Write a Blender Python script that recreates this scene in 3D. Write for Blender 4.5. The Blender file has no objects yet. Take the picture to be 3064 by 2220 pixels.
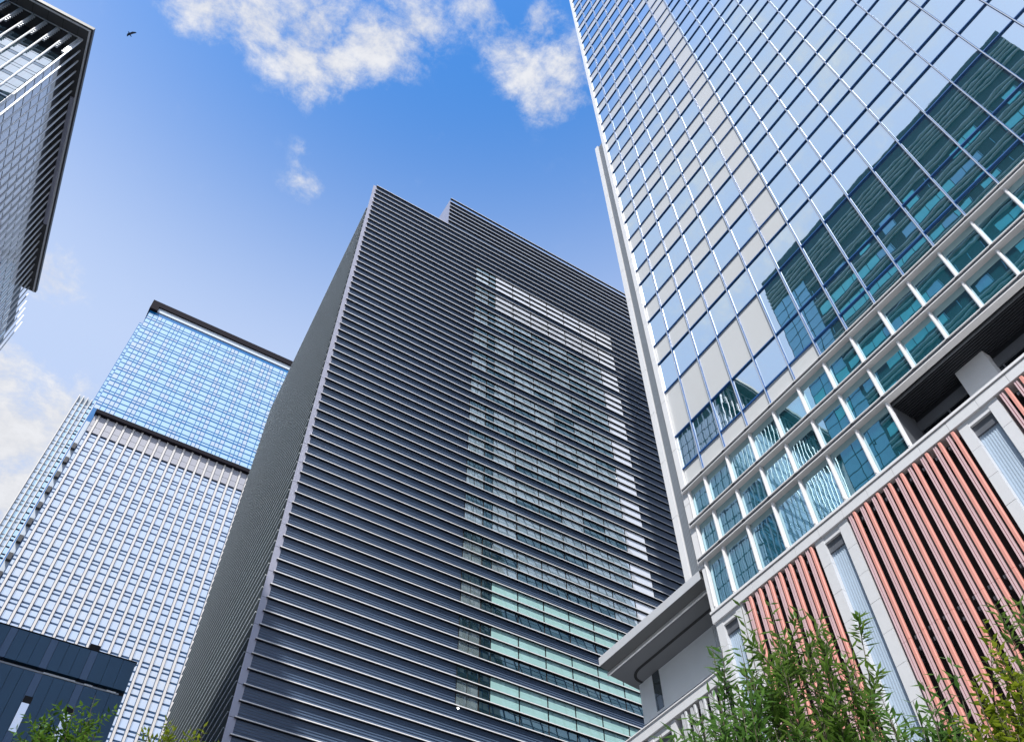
import bpy, bmesh, math, random
from mathutils import Vector, Matrix, Euler
random.seed(7)
S = bpy.context.scene
COL = S.collection
R = math.radians

# ------------------------------------------------------------------ camera
Z0 = 1.6
FPX = 2600.0 / 3064.0
cam_d = bpy.data.cameras.new('camera')
cam = bpy.data.objects.new('camera', cam_d)
COL.objects.link(cam)
CR = Vector((0.84646, -0.53239, -0.00784)); CU = Vector((-0.42014, -0.67688, 0.60441)); CB = Vector((-0.32709, -0.50832, -0.79664))
cam.matrix_world = Matrix(((CR.x, CU.x, CB.x, 0), (CR.y, CU.y, CB.y, 0), (CR.z, CU.z, CB.z, Z0), (0, 0, 0, 1)))
cam_d.sensor_fit = 'HORIZONTAL'; cam_d.sensor_width = 36.0; cam_d.lens = 36.0 * FPX
cam_d.clip_start = 0.1; cam_d.clip_end = 3000
S.camera = cam


def at(px, py, dist):
    """a point seen at photo position (px, py), dist metres away along the ground"""
    d = -CB + CR * ((px - 1532) / 2600.0) - CU * ((py - 1110) / 2600.0)
    d = d * (dist / math.hypot(d.x, d.y))
    return Vector((d.x, d.y, d.z + Z0))


# ------------------------------------------------------------------ sky and sun
SKY = 0.1
SUN_AZ, SUN_EL = 222.0, 55.0            # azimuth clockwise from +Y
w = bpy.data.worlds.new('World'); S.world = w; w.use_nodes = True
nt = w.node_tree; N = nt.nodes; L = nt.links
for n in list(N): N.remove(n)


def nd(t, **k):
    n = N.new(t)
    for a, b in k.items(): setattr(n, a, b)
    return n


def mth(op, a, b=None, c=None, clamp=False):
    n = nd('ShaderNodeMath', operation=op, use_clamp=clamp)
    for i, v in enumerate((a, b, c)):
        if v is None: continue
        if hasattr(v, 'is_linked') or isinstance(v, bpy.types.NodeSocket): L.new(v, n.inputs[i])
        else: n.inputs[i].default_value = v
    return n.outputs[0]


out = nd('ShaderNodeOutputWorld'); bg = nd('ShaderNodeBackground'); bg.inputs[1].default_value = SKY
sky = nd('ShaderNodeTexSky'); sky.sky_type = 'NISHITA'; sky.sun_disc = False
sky.sun_elevation = R(SUN_EL); sky.sun_rotation = R(SUN_AZ)
sky.air_density = 1.0; sky.dust_density = 1.6; sky.ozone_density = 2.5; sky.altitude = 0
hs = nd('ShaderNodeHueSaturation'); hs.inputs['Saturation'].default_value = 1.5; hs.inputs['Value'].default_value = 1.25
L.new(sky.outputs[0], hs.inputs['Color'])
tc = nd('ShaderNodeTexCoord')
sep = nd('ShaderNodeSeparateXYZ'); L.new(tc.outputs['Generated'], sep.inputs[0])
zc = mth('MAXIMUM', sep.outputs[2], 0.03)
cu = mth('DIVIDE', sep.outputs[0], zc); cv = mth('DIVIDE', sep.outputs[1], zc)
uv = nd('ShaderNodeCombineXYZ'); L.new(cu, uv.inputs[0]); L.new(cv, uv.inputs[1])
# warped noise: ragged cloud edges
nz0 = nd('ShaderNodeTexNoise'); nz0.inputs['Scale'].default_value = 7.0; nz0.inputs['Detail'].default_value = 3
L.new(uv.outputs[0], nz0.inputs['Vector'])
wv = nd('ShaderNodeVectorMath', operation='MULTIPLY_ADD'); wv.inputs[1].default_value = (0.05, 0.05, 0)
L.new(nz0.outputs['Color'], wv.inputs[0]); L.new(uv.outputs[0], wv.inputs[2])
nz = nd('ShaderNodeTexNoise'); nz.inputs['Scale'].default_value = 15.0; nz.inputs['Detail'].default_value = 9; nz.inputs['Roughness'].default_value = 0.68
L.new(wv.outputs[0], nz.inputs['Vector'])
fbm = nz.outputs['Fac']
BL = [(-0.132, 0.387, 0.055), (-0.084, 0.373, 0.059), (-0.037, 0.344, 0.063), (-0.029, 0.39, 0.058), (0.008, 0.371, 0.05), (0.034, 0.329, 0.057),
      (0.06, 0.291, 0.048), (0.063, 0.337, 0.031), (-0.008, 0.418, 0.035), (-0.093, 0.43, 0.018), (-0.09, 0.469, 0.022), (0.114, 0.237, 0.04),
      (0.161, 0.25, 0.041), (0.197, 0.271, 0.043), (0.238, 0.278, 0.044), (0.232, 0.24, 0.046), (0.169, 0.207, 0.036), (0.017, 0.483, 0.024),
      (0.035, 0.518, 0.03), (-0.195, 0.824, 0.05), (-0.173, 1.143, 0.146), (-0.106, 1.078, 0.10), (-0.248, 1.04, 0.103), (-0.125, 1.283, 0.177)]
field = None
for (bx, by, br) in BL:
    dv = nd('ShaderNodeVectorMath', operation='DISTANCE'); L.new(wv.outputs[0], dv.inputs[0]); dv.inputs[1].default_value = (bx + 0.025, by + 0.025, 0.025)
    v = mth('MULTIPLY_ADD', dv.outputs['Value'], -1.0 / (br * 1.57), 1.0, clamp=True)
    field = v if field is None else mth('SMOOTH_MAX', field, v, 0.12)
# everywhere else: broken cloud of the same kind
nzg = nd('ShaderNodeTexNoise'); nzg.inputs['Scale'].default_value = 2.3; nzg.inputs['Detail'].default_value = 2
L.new(uv.outputs[0], nzg.inputs['Vector'])
gen = nd('ShaderNodeMapRange'); gen.inputs[1].default_value = 0.36; gen.inputs[2].default_value = 0.7; gen.inputs[3].default_value = 0.05; gen.inputs[4].default_value = 0.45
L.new(nzg.outputs['Fac'], gen.inputs[0])
def ramp(v, a, c):
    n = nd('ShaderNodeMapRange', interpolation_type='SMOOTHSTEP'); n.inputs[1].default_value = a; n.inputs[2].default_value = c
    L.new(v, n.inputs[0]); return n.outputs[0]


inn = mth('MAXIMUM', mth('MAXIMUM', ramp(cu, -0.2, -0.42), ramp(cv, 0.08, -0.22)), ramp(cu, 0.66, 0.9))
cov = mth('ADD', field, mth('MULTIPLY', gen.outputs[0], inn))
den = mth('MULTIPLY_ADD', mth('SUBTRACT', fbm, 0.5), 1.9, cov)
al = nd('ShaderNodeMapRange', interpolation_type='SMOOTHSTEP'); al.inputs[1].default_value = 0.22; al.inputs[2].default_value = 0.9; al.inputs[3].default_value = 0; al.inputs[4].default_value = 0.96
L.new(den, al.inputs[0])
gate = nd('ShaderNodeMapRange'); gate.inputs[1].default_value = 0.05; gate.inputs[2].default_value = 0.35; L.new(cov, gate.inputs[0])
alpha = mth('MULTIPLY', al.outputs[0], gate.outputs[0])
# thin summer haze that whitens towards the horizon
hz = nd('ShaderNodeMapRange', interpolation_type='SMOOTHSTEP'); hz.inputs[1].default_value = 0.98; hz.inputs[2].default_value = 0.74; hz.inputs[3].default_value = 0.02; hz.inputs[4].default_value = 0.8
L.new(sep.outputs[2], hz.inputs[0])
# unseen thin veil added beyond the frame, brightening what the glass mirrors
veil = mth('MULTIPLY', inn, mth('MULTIPLY_ADD', nzg.outputs['Fac'], 0.3, 0.72))
hzv = mth('MAXIMUM', hz.outputs[0], veil)
mixh = nd('ShaderNodeMix', data_type='RGBA'); L.new(hzv, mixh.inputs[0]); L.new(hs.outputs[0], mixh.inputs[6]); mixh.inputs[7].default_value = (2.95, 3.4, 4.35, 1)
cshade = nd('ShaderNodeMapRange'); cshade.inputs[1].default_value = 0.35; cshade.inputs[2].default_value = 0.7; cshade.inputs[3].default_value = 3.1; cshade.inputs[4].default_value = 3.9
L.new(fbm, cshade.inputs[0])
ccol = nd('ShaderNodeCombineColor'); L.new(cshade.outputs[0], ccol.inputs[0]); L.new(mth('MULTIPLY', cshade.outputs[0], 1.01), ccol.inputs[1]); L.new(mth('MULTIPLY', cshade.outputs[0], 1.05), ccol.inputs[2])
mixc = nd('ShaderNodeMix', data_type='RGBA'); L.new(alpha, mixc.inputs[0]); L.new(mixh.outputs[2], mixc.inputs[6]); L.new(ccol.outputs[0], mixc.inputs[7])
L.new(mixc.outputs[2], bg.inputs[0]); L.new(bg.outputs[0], out.inputs[0])

sun_d = bpy.data.lights.new('sun', 'SUN'); sun_d.energy = 2.6; sun_d.angle = R(0.53); sun_d.color = (1.0, 0.975, 0.94)
sun = bpy.data.objects.new('sun', sun_d); COL.objects.link(sun)
sdir = Vector((math.sin(R(SUN_AZ)) * math.cos(R(SUN_EL)), math.cos(R(SUN_AZ)) * math.cos(R(SUN_EL)), math.sin(R(SUN_EL))))
sun.rotation_euler = sdir.to_track_quat('Z', 'Y').to_euler(); sun.location = (-40, -60, 150)

vs = S.view_settings
vs.view_transform = 'Standard'; vs.look = 'None'; vs.exposure = 1.2; vs.gamma = 1.0; vs.use_curve_mapping = False
S.render.engine = 'CYCLES'
S.cycles.max_bounces = 7; S.cycles.glossy_bounces = 4; S.cycles.diffuse_bounces = 3; S.cycles.transparent_max_bounces = 4
S.cycles.caustics_reflective = False; S.cycles.caustics_refractive = False
S.cycles.use_denoising = True

# ------------------------------------------------------------------ materials
MATS = {}


def paint(name, col, rough=0.5, metal=0.0, var=0.12, scale=1.5, bump=0.0, bscale=40.0, spec=0.5, stretch=(1, 1, 1)):
    if name in MATS: return MATS[name]
    m = bpy.data.materials.new(name); m.use_nodes = True
    t = m.node_tree; b = t.nodes['Principled BSDF']
    b.inputs['Roughness'].default_value = rough; b.inputs['Metallic'].default_value = metal
    b.inputs['Specular IOR Level'].default_value = spec
    g = t.nodes.new('ShaderNodeNewGeometry')
    mp = t.nodes.new('ShaderNodeMapping'); mp.inputs['Scale'].default_value = stretch
    t.links.new(g.outputs['Position'], mp.inputs['Vector'])
    n = t.nodes.new('ShaderNodeTexNoise'); n.inputs['Scale'].default_value = scale; n.inputs['Detail'].default_value = 6; n.inputs['Roughness'].default_value = 0.65
    t.links.new(mp.outputs[0], n.inputs['Vector'])
    r = t.nodes.new('ShaderNodeMix'); r.data_type = 'RGBA'
    t.links.new(n.outputs['Fac'], r.inputs[0])
    r.inputs[6].default_value = (col[0] * (1 - var), col[1] * (1 - var), col[2] * (1 - var), 1)
    r.inputs[7].default_value = (min(1, col[0] * (1 + var)), min(1, col[1] * (1 + var)), min(1, col[2] * (1 + var)), 1)
    t.links.new(r.outputs[2], b.inputs['Base Color'])
    if bump:
        n2 = t.nodes.new('ShaderNodeTexNoise'); n2.inputs['Scale'].default_value = bscale; n2.inputs['Detail'].default_value = 4
        t.links.new(g.outputs['Position'], n2.inputs['Vector'])
        bp = t.nodes.new('ShaderNodeBump'); bp.inputs['Strength'].default_value = bump; bp.inputs['Distance'].default_value = 0.02
        t.links.new(n2.outputs['Fac'], bp.inputs['Height']); t.links.new(bp.outputs[0], b.inputs['Normal'])
    MATS[name] = m
    return m


def glass(name, base, tint=(0.86, 0.94, 1.0), refl=0.62, rough=0.012, wav=0.35, wscale=0.9):
    """coated facade glass: a mirror coat over a tinted body, faintly wavy"""
    if name in MATS: return MATS[name]
    m = bpy.data.materials.new(name); m.use_nodes = True
    t = m.node_tree
    for n in list(t.nodes): t.nodes.remove(n)
    o = t.nodes.new('ShaderNodeOutputMaterial')
    d = t.nodes.new('ShaderNodeBsdfDiffuse'); d.inputs[0].default_value = (*base, 1)
    gl = t.nodes.new('ShaderNodeBsdfGlossy'); gl.inputs['Color'].default_value = (*tint, 1); gl.inputs['Roughness'].default_value = rough
    lw = t.nodes.new('ShaderNodeLayerWeight'); lw.inputs[0].default_value = 0.35
    mr = t.nodes.new('ShaderNodeMapRange'); mr.inputs[3].default_value = refl; mr.inputs[4].default_value = min(1.0, refl + 0.35)
    t.links.new(lw.outputs['Fresnel'], mr.inputs[0])
    mx = t.nodes.new('ShaderNodeMixShader')
    t.links.new(mr.outputs[0], mx.inputs[0]); t.links.new(d.outputs[0], mx.inputs[1]); t.links.new(gl.outputs[0], mx.inputs[2])
    if wav:
        g = t.nodes.new('ShaderNodeNewGeometry')
        n2 = t.nodes.new('ShaderNodeTexNoise'); n2.inputs['Scale'].default_value = wscale; n2.inputs['Detail'].default_value = 1.5
        t.links.new(g.outputs['Position'], n2.inputs['Vector'])
        bp = t.nodes.new('ShaderNodeBump'); bp.inputs['Strength'].default_value = wav; bp.inputs['Distance'].default_value = 0.006
        t.links.new(n2.outputs['Fac'], bp.inputs['Height']); t.links.new(bp.outputs[0], gl.inputs['Normal'])
    t.links.new(mx.outputs[0], o.inputs[0])
    MATS[name] = m
    return m


ALU = paint('pale_aluminium', (0.72, 0.73, 0.75), 0.38, 0.25, 0.06, 2.0)
ALUW = paint('white_aluminium', (0.82, 0.82, 0.83), 0.42, 0.0, 0.05, 2.0)
JOINT = paint('navy_joint', (0.02, 0.11, 0.34), 0.4, 0, 0.1)
CAP = paint('mullion_cap', (0.42, 0.48, 0.56), 0.65, 0.0, 0.06, 2.0, spec=0.2)
DARK = paint('dark_metal', (0.02, 0.022, 0.028), 0.5, 0, 0.15)
BLACK = paint('black_void', (0.006, 0.006, 0.008), 0.7, 0, 0.1)
GREYM = paint('grey_metal', (0.14, 0.15, 0.17), 0.45, 0.3, 0.12)
STONE = paint('pale_stone', (0.68, 0.69, 0.71), 0.6, 0, 0.07, 3.0, 0.15, 60)
PANELW = paint('pale_spandrel', (0.62, 0.63, 0.63), 0.22, 0, 0.03, 0.6, spec=0.5)
TOWERGLASS = glass('tower_glass', (0.01, 0.15, 0.19), (0.84, 0.93, 1.0), 0.76, wav=0.22)
TOWERGLASS2 = glass('tower_glass_low', (0.015, 0.15, 0.20), (0.66, 0.92, 1.0), 0.66, wav=0.25)

# ------------------------------------------------------------------ mesh helpers
CUBE_F = [(0, 3, 2, 1), (4, 5, 6, 7), (0, 1, 5, 4), (1, 2, 6, 5), (2, 3, 7, 6), (3, 0, 4, 7)]


class MB:
    """collects boxes and polygons into one mesh"""
    def __init__(self): self.v = []; self.f = []; self.m = []; self.smooth = False

    def box(self, a, b, mi=0, M=None):
        (x0, y0, z0), (x1, y1, z1) = a, b
        c = [Vector(p) for p in ((x0, y0, z0), (x1, y0, z0), (x1, y1, z0), (x0, y1, z0), (x0, y0, z1), (x1, y0, z1), (x1, y1, z1), (x0, y1, z1))]
        if M is not None: c = [M @ p for p in c]
        k = len(self.v); self.v += c
        self.f += [tuple(k + i for i in f) for f in CUBE_F]; self.m += [mi] * 6
        return self

    def prism(self, pts, z0, z1, mi=0):
        k = len(self.v); n = len(pts)
        self.v += [Vector((p[0], p[1], z0)) for p in pts] + [Vector((p[0], p[1], z1)) for p in pts]
        self.f += [tuple(k + i for i in reversed(range(n))), tuple(k + n + i for i in range(n))]
        self.f += [(k + i, k + (i + 1) % n, k + n + (i + 1) % n, k + n + i) for i in range(n)]
        self.m += [mi] * (n + 2)
        return self

    def poly(self, pts, mi=0):
        k = len(self.v); self.v += [Vector(p) for p in pts]; self.f.append(tuple(range(k, k + len(pts)))); self.m.append(mi)
        return self

    def tube(self, pts, rads, n=7, mi=0):
        rings = []
        for i, p in enumerate(pts):
            p = Vector(p); a = Vector(pts[max(0, i - 1)]); b = Vector(pts[min(len(pts) - 1, i + 1)])
            d = (b - a).normalized(); s = d.orthogonal().normalized(); t = d.cross(s)
            k = len(self.v)
            self.v += [p + (s * math.cos(q * 2 * math.pi / n) + t * math.sin(q * 2 * math.pi / n)) * rads[i] for q in range(n)]
            rings.append(k)
        for a, b in zip(rings, rings[1:]):
            for q in range(n):
                self.f.append((a + q, a + (q + 1) % n, b + (q + 1) % n, b + q)); self.m.append(mi)
        self.f.append(tuple(rings[0] + q for q in reversed(range(n)))); self.m.append(mi)
        self.f.append(tuple(rings[-1] + q for q in range(n))); self.m.append(mi)
        return self

    def mesh(self, name, mats):
        me = bpy.data.meshes.new(name)
        me.from_pydata([tuple(p) for p in self.v], [], self.f)
        for m in (mats if isinstance(mats, (list, tuple)) else [mats]): me.materials.append(m)
        me.polygons.foreach_set('material_index', self.m)
        if self.smooth: me.polygons.foreach_set('use_smooth', [True] * len(self.f))
        me.update()
        return me

    def build(self, name, mats, parent=None, kind=None):
        o = bpy.data.objects.new(name, self.mesh(name, mats)); COL.objects.link(o)
        if parent is not None: o.parent = parent
        if kind: o['kind'] = kind
        return o


def thing(name, label, cat, loc=(0, 0, 0), rz=0.0, group=None):
    o = bpy.data.objects.new(name, None); COL.objects.link(o)
    o.location = loc; o.rotation_euler = (0, 0, rz); o.empty_display_size = 2
    o['label'] = label; o['category'] = cat
    if group: o['group'] = group
    return o


_unit = {}


def unit_box(mats, key):
    k = ('box', key)
    if k not in _unit: _unit[k] = MB().box((-.5, -.5, -.5), (.5, .5, .5)).mesh(key, mats)
    return _unit[k]


def unit_pane(mat, axis):
    """a pane one unit square, very slightly pillowed, facing -X (axis 0) or -Y (axis 1)"""
    k = ('pane', mat.name, axis)
    if k in _unit: return _unit[k]
    n = 4; b = MB(); b.smooth = True
    for j in range(n + 1):
        for i in range(n + 1):
            u, v = i / n - .5, j / n - .5
            h = (1 - 4 * u * u) * 0.5 + (1 - 4 * v * v) * 0.5
            b.v.append(Vector((-h, -u, v)) if axis == 0 else Vector((u, -h, v)))
    for j in range(n):
        for i in range(n):
            q = j * (n + 1) + i; b.f.append((q, q + 1, q + n + 2, q + n + 1)); b.m.append(0)
    _unit[k] = b.mesh('pane', mat)
    return _unit[k]


def seen(P):
    """(apparent scale, in frame?) of a world point"""
    d = P - Vector((0, 0, Z0)); z = -d.dot(CB)
    if z <= 0.1: return 0, False
    x = 1532 + 2600 * d.dot(CR) / z; y = 1110 - 2600 * d.dot(CU) / z
    return 2600 / z, (-60 < x < 3124 and -60 < y < 2280)


def inst(name, me, parent, loc, scale, rot=(0, 0, 0)):
    o = bpy.data.objects.new(name, me); COL.objects.link(o); o.parent = parent
    o.location = loc; o.scale = scale; o.rotation_euler = rot
    return o


def spread(name, items, parent, limit=300, sortkey=None):
    """items: (mesh, loc, scale, rot). The `limit` that show largest become parts of their own, the rest one joined part."""
    M0 = Matrix.Translation(parent.location) @ Euler(parent.rotation_euler).to_matrix().to_4x4()
    sc = []
    for it in items:
        s, vis = seen(M0 @ Vector(it[1]))
        a = sorted(it[2])[1] * sorted(it[2])[2] * s * s
        sc.append((-(a if vis else a * 1e-6), len(sc), it))
    sc.sort(key=lambda q: (q[0], q[1]))
    for _, _, it in sc[:limit]: inst(name, *[it[0]], parent, it[1], it[2], it[3] if len(it) > 3 else (0, 0, 0))
    rest = sc[limit:]
    if rest:
        V, F, MI, mats, sm = [], [], [], [], []
        for _, _, it in rest:
            me = it[0]; mat = me.materials[0]
            if mat not in mats: mats.append(mat)
            mi = mats.index(mat); k = len(V)
            T = Matrix.LocRotScale(Vector(it[1]), Euler(it[3] if len(it) > 3 else (0, 0, 0)), Vector(it[2]))
            V += [tuple(T @ v.co) for v in me.vertices]
            for p in me.polygons: F.append(tuple(k + i for i in p.vertices)); MI.append(mi); sm.append(p.use_smooth)
        m2 = bpy.data.meshes.new(name + '_field'); m2.from_pydata(V, [], F)
        for m in mats: m2.materials.append(m)
        m2.polygons.foreach_set('material_index', MI); m2.polygons.foreach_set('use_smooth', sm); m2.update()
        o = bpy.data.objects.new(name + '_field', m2); COL.objects.link(o); o.parent = parent; o['kind'] = 'stuff'


def bx(name, a, b, mat, parent, M=None):
    return MB().box(a, b, 0, M).build(name, mat, parent)


def structure(o):
    o['kind'] = 'structure'; return o


# ------------------------------------------------------------------ ground
ASPH = paint('asphalt', (0.05, 0.05, 0.053), 0.85, 0, 0.25, 0.8, 0.4, 30)
PAVE = paint('pavement_granite', (0.28, 0.27, 0.26), 0.8, 0, 0.15, 2.0, 0.3, 25)
structure(MB().poly([(-900, -900, -0.004), (900, -900, -0.004), (900, 900, -0.004), (-900, 900, -0.004)]).build('ground', PAVE))
structure(MB().box((-17, -300, -0.003), (-3, 400, 0.0)).build('road', ASPH))
for xx in (-17.3, -3.0): structure(MB().box((xx, -300, -0.003), (xx + 0.3, 400, 0.13)).build('kerb', STONE))
for xx in (-10.08,):
    b = MB()
    for k in range(-20, 25): b.box((xx, k * 10, 0.0), (xx + 0.16, k * 10 + 5, 0.004))
    structure(b.build('road_marking', ALUW))

# ------------------------------------------------------------------ the glass tower on the right (face on x = 22.5)
D = 22.5
GX, GY = 22.5, 20.0
GT = thing('glass_tower', 'tall glass curtain wall tower with pale mullions reflecting the sky, above the red louvred podium', 'tower', (GX, GY, 0))
TOP = 136.0


def zrel(f): return f * D + Z0


def gl(x, y, z): return (x - GX, y - GY, z)


# core
bx('core', gl(22.62, -40, 26.3), gl(66.5, 19.9, TOP - 0.5), JOINT, GT)
bx('core_base', gl(24.12, -40, 18.0), gl(66.4, 19.85, 26.25), JOINT, GT)
bx('core_end', gl(22.62, 9.78, 22.6), gl(24.12, 19.85, 26.25), DARK, GT)
mull = [18.776 - 1.521 * k for k in range(0, 22)]
lev = [0.982, 1.100, 1.192, 1.286, 1.345, 1.448, 1.606, 1.717]
while lev[-1] < (TOP - Z0) / D - 0.1: lev.append(lev[-2] + 0.1862)
edges = [20.0] + mull
items = []
rnd = random.Random(3)
pane_t = unit_pane(TOWERGLASS, 0); pane_l = unit_pane(TOWERGLASS2, 0); pane_w = unit_pane(PANELW, 0)
for r in range(len(lev) - 1):
    z0, z1 = zrel(lev[r]), zrel(lev[r + 1])
    spand = r in (3, 5) or (r >= 7 and (r % 2 == 1))
    low = r < 3
    for c in range(len(edges) - 1):
        y1, y0 = edges[c], edges[c + 1]
        if r == 0 and c > 6: continue
        white = (spand and c <= (4 if r == 5 else 5 if r == 3 else 6)) or (c == 6 and r >= 7)
        me = pane_w if white and not low else (pane_l if low else pane_t)
        gap = 0.045
        loc = gl(22.56, (y0 + y1) / 2, (z0 + z1) / 2)
        items.append((me, loc, (0.0016 + 0.0016 * rnd.random(), y1 - y0 - 0.06, z1 - z0 - gap), (0, rnd.gauss(0, 0.0011), rnd.gauss(0, 0.0011))))
spread('pane', items, GT)
# mullions: pale cap on a navy web
for k, y in enumerate(mull):
    zb = zrel(1.286)
    b = MB().box((-0.01, -0.04, zb), (0.07, 0.04, TOP), 1).box((-0.04, -0.018, zb), (-0.01, 0.018, TOP), 0)
    o = b.build('mullion', [CAP, JOINT], GT); o.location = gl(22.5, y, 0)
for r in range(4, len(lev)):
    z = zrel(lev[r])
    bx('transom', gl(22.485, -13.2, z - 0.026), gl(22.57, 20.0, z + 0.026), JOINT, GT)
# lower storeys: stout white mullions between three ledges
for k, y in enumerate([19.9] + mull):
    for a in range(3):
        if a == 0 and y < 9.0: continue
        z0, z1 = zrel(lev[a]), zrel(lev[a + 1])
        MB().box((-0.09, -0.06, z0 + 0.02), (0.05, 0.06, z1 - 0.27), 0).box((-0.13, -0.025, z0 + 0.06), (-0.09, 0.025, z1 - 0.31), 0).build('stout_mullion', [ALUW], GT).location = gl(22.5, y, 0)
for a in (1, 2, 3):
    z = zrel(lev[a])
    b = MB().box((-0.17, 0, z - 0.22), (0.08, 34.0, z - 0.04), 1)
    b.box((-0.22, -0.02, z - 0.04), (0.08, 34.0, z), 0).box((-0.22, -0.02, z - 0.26), (0.08, 34.0, z - 0.22), 0)
    b.build('ledge', [ALUW, GREYM], GT).location = gl(22.5, -13.8, 0)
    for y in mull[:20]:
        bx('ledge_clip', gl(22.29, y - 0.05, z - 0.24), gl(22.36, y + 0.05, z - 0.02), DARK, GT)
# corner post, louvre wing
b = MB()
b.box(gl(22.42, 20.0, zrel(0.979)), gl(22.62, 20.16, 25.85))
for k in range(30):
    z0 = 25.86 + k * 3.72; b.box(gl(22.42, 20.0, z0 + 0.015), gl(22.75, 20.32, min(TOP, z0 + 3.705)))
    if z0 + 4 > TOP: break
b.build('corner_post', ALUW, GT)
LZ = 70.6 + Z0
BLADE = paint('louver_grey', (0.24, 0.27, 0.31), 0.5, 0.1, 0.06)
bx('wing_wall', gl(22.62, 20.32, 25.88), gl(32, 21.3, LZ - 0.1), GREYM, GT)
for k in range(6):
    y = 20.37 + k * 0.088
    bx('louver_blade', gl(22.5, y, 25.86), gl(22.62, y + 0.04, LZ), BLADE, GT)
b = MB()
for k in range(13):
    z0 = 25.86 + k * 3.72; b.box(gl(22.44, 20.92, z0 + 0.015), gl(22.75, 21.26, min(LZ + 0.3, z0 + 3.705)))
b.build('edge_post', ALUW, GT)
# loggia cut behind the lowest ledge
LG0, LG1 = 9.65, -13.6
zl0, zl1 = zrel(0.982), zrel(1.100) - 0.27
bx('loggia_back', gl(23.92, LG1, zl0 - 0.6), gl(24.1, LG0 + 0.2, zl1 + 0.3), DARK, GT)
bx('loggia_soffit', gl(22.62, LG1, zl1 - 0.02), gl(24.0, LG0 + 0.2, zl1 + 0.2), DARK, GT)
for k in range(11):
    x = 22.66 + k * 0.115
    bx('soffit_slat', gl(x, LG1, zl1 - 0.07), gl(x + 0.06, LG0 - 0.02, zl1 - 0.02), GREYM if k == 0 else DARK, GT)
bx('loggia_side', gl(22.56, LG0 - 0.02, zl0), gl(23.92, LG0 + 0.12, zl1), GREYM, GT)
bx('loggia_lintel', gl(23.84, LG1, zrel(1.055)), gl(23.92, LG0 - 0.02, zrel(1.074)), GREYM, GT)
bx('loggia_floor', gl(22.56, LG1, zl0 - 0.3), gl(24.0, LG0, zl0 - 0.05), STONE, GT)
for y in (6.2, -0.4, -7.0):
    bx('loggia_pillar', gl(23.45, y, zl0 - 0.1), gl(23.9, y + 1.18, zl1 - 0.07), STONE, GT)
LWIN = glass('loggia_glass', (0.004, 0.006, 0.008), (0.5, 0.6, 0.7), 0.12)
y = LG0 - 0.1
while y > LG1 + 2:
    bx('loggia_window', gl(23.9, y - 1.12, zl0), gl(23.918, y, zrel(1.054)), LWIN, GT)
    bx('window_mullion', gl(23.86, y - 1.19, zl0), gl(23.92, y - 1.13, zrel(1.054)), GREYM, GT)
    y -= 1.19
# north face (seen mirrored in the louvred tower)
NPANE = glass('north_glass', (0.62, 0.68, 0.67), (0.9, 0.97, 1.0), 0.4, wav=0.2)
NPANE2 = glass('north_glass_dark', (0.05, 0.09, 0.10), (0.8, 0.95, 1.0), 0.35, wav=0.2)
b = MB(); rr = random.Random(11)
nx = 27
for i in range(nx):
    for j in range(30):
        x0 = 23.2 + i * 1.6; z0 = 23.5 + j * 3.75
        for (dz0, dz1, p) in ((0.15, 1.55, 0.75), (1.7, 2.65, 0.5), (2.8, 3.65, 0.35)):
            b.box(gl(x0 + 0.12, 19.95, z0 + dz0), gl(x0 + 1.48, 20.02, z0 + dz1), 0 if rr.random() < p else 1)
b.build('north_glazing', [NPANE, NPANE2], GT, kind='stuff')
bx('north_parapet', gl(22.6, 19.9, TOP - 0.5), gl(66.5, 20.1, TOP + 1), ALU, GT)

# ------------------------------------------------------------------ the podium under it
PD = thing('podium_building', 'pale stone podium with red and pink vertical fins and a flat canopy', 'building', (GX, 10, 0))


def pl(x, y, z): return (x - GX, y - 10, z)


SAL = paint('salmon_terracotta', (0.74, 0.32, 0.26), 0.5, 0, 0.2, 1.6, 0.1, 30, stretch=(1, 1, .3))
PINK = paint('rose_terracotta', (0.70, 0.50, 0.52), 0.46, 0, 0.16, 1.2, 0.1, 30, stretch=(1, 1, .3))
RED = paint('red_edge', (0.35, 0.03, 0.035), 0.45, 0, 0.1)
NICHE = paint('niche_panel', (0.44, 0.54, 0.65), 0.5, 0, 0.08, 0.8)
MESH = paint('dark_screen', (0.014, 0.011, 0.012), 0.8, 0, 0.4, 6.0)
ZT = zrel(0.954)
bx('wall', pl(22.86, -14, 0), pl(40, 20.0, ZT - 0.02), MESH, PD)
# cornice: two-line cap and fascia stones
MB().box(pl(22.34, -14, zrel(0.9735)), pl(22.9, 20.2, zrel(0.978)), 0).build('cornice_cap', ALUW, PD)
bx('cornice_shadow_gap', pl(22.44, -14, zrel(0.9715)), pl(22.9, 20.15, zrel(0.9735)), BLACK, PD)
y = 20.2; fas = unit_box(STONE, 'fascia_stone'); its = []
while y > -13.5:
    its.append((fas, pl(22.65, y - 0.6, (ZT + zrel(0.9715)) / 2), (0.54 + 0.006 * rnd.random(), 1.188, zrel(0.9715) - ZT - 0.004)))
    y -= 1.2
spread('fascia_stone', its, PD)
sb = unit_box(STONE, 'stone_block'); its = []


def pier(y0, y1, top=None, x0=22.45, bot=0.4):
    top = top or ZT
    z = top; hgt = 1.17
    while z > bot:
        h = min(hgt, z - bot)
        its.append((sb, pl(x0 + 0.25 + 0.004 * rnd.random(), (y0 + y1) / 2, z - h / 2), (0.5, y1 - y0, h - 0.014)))
        z -= h


nb = unit_box(NICHE, 'niche_rib')


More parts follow.
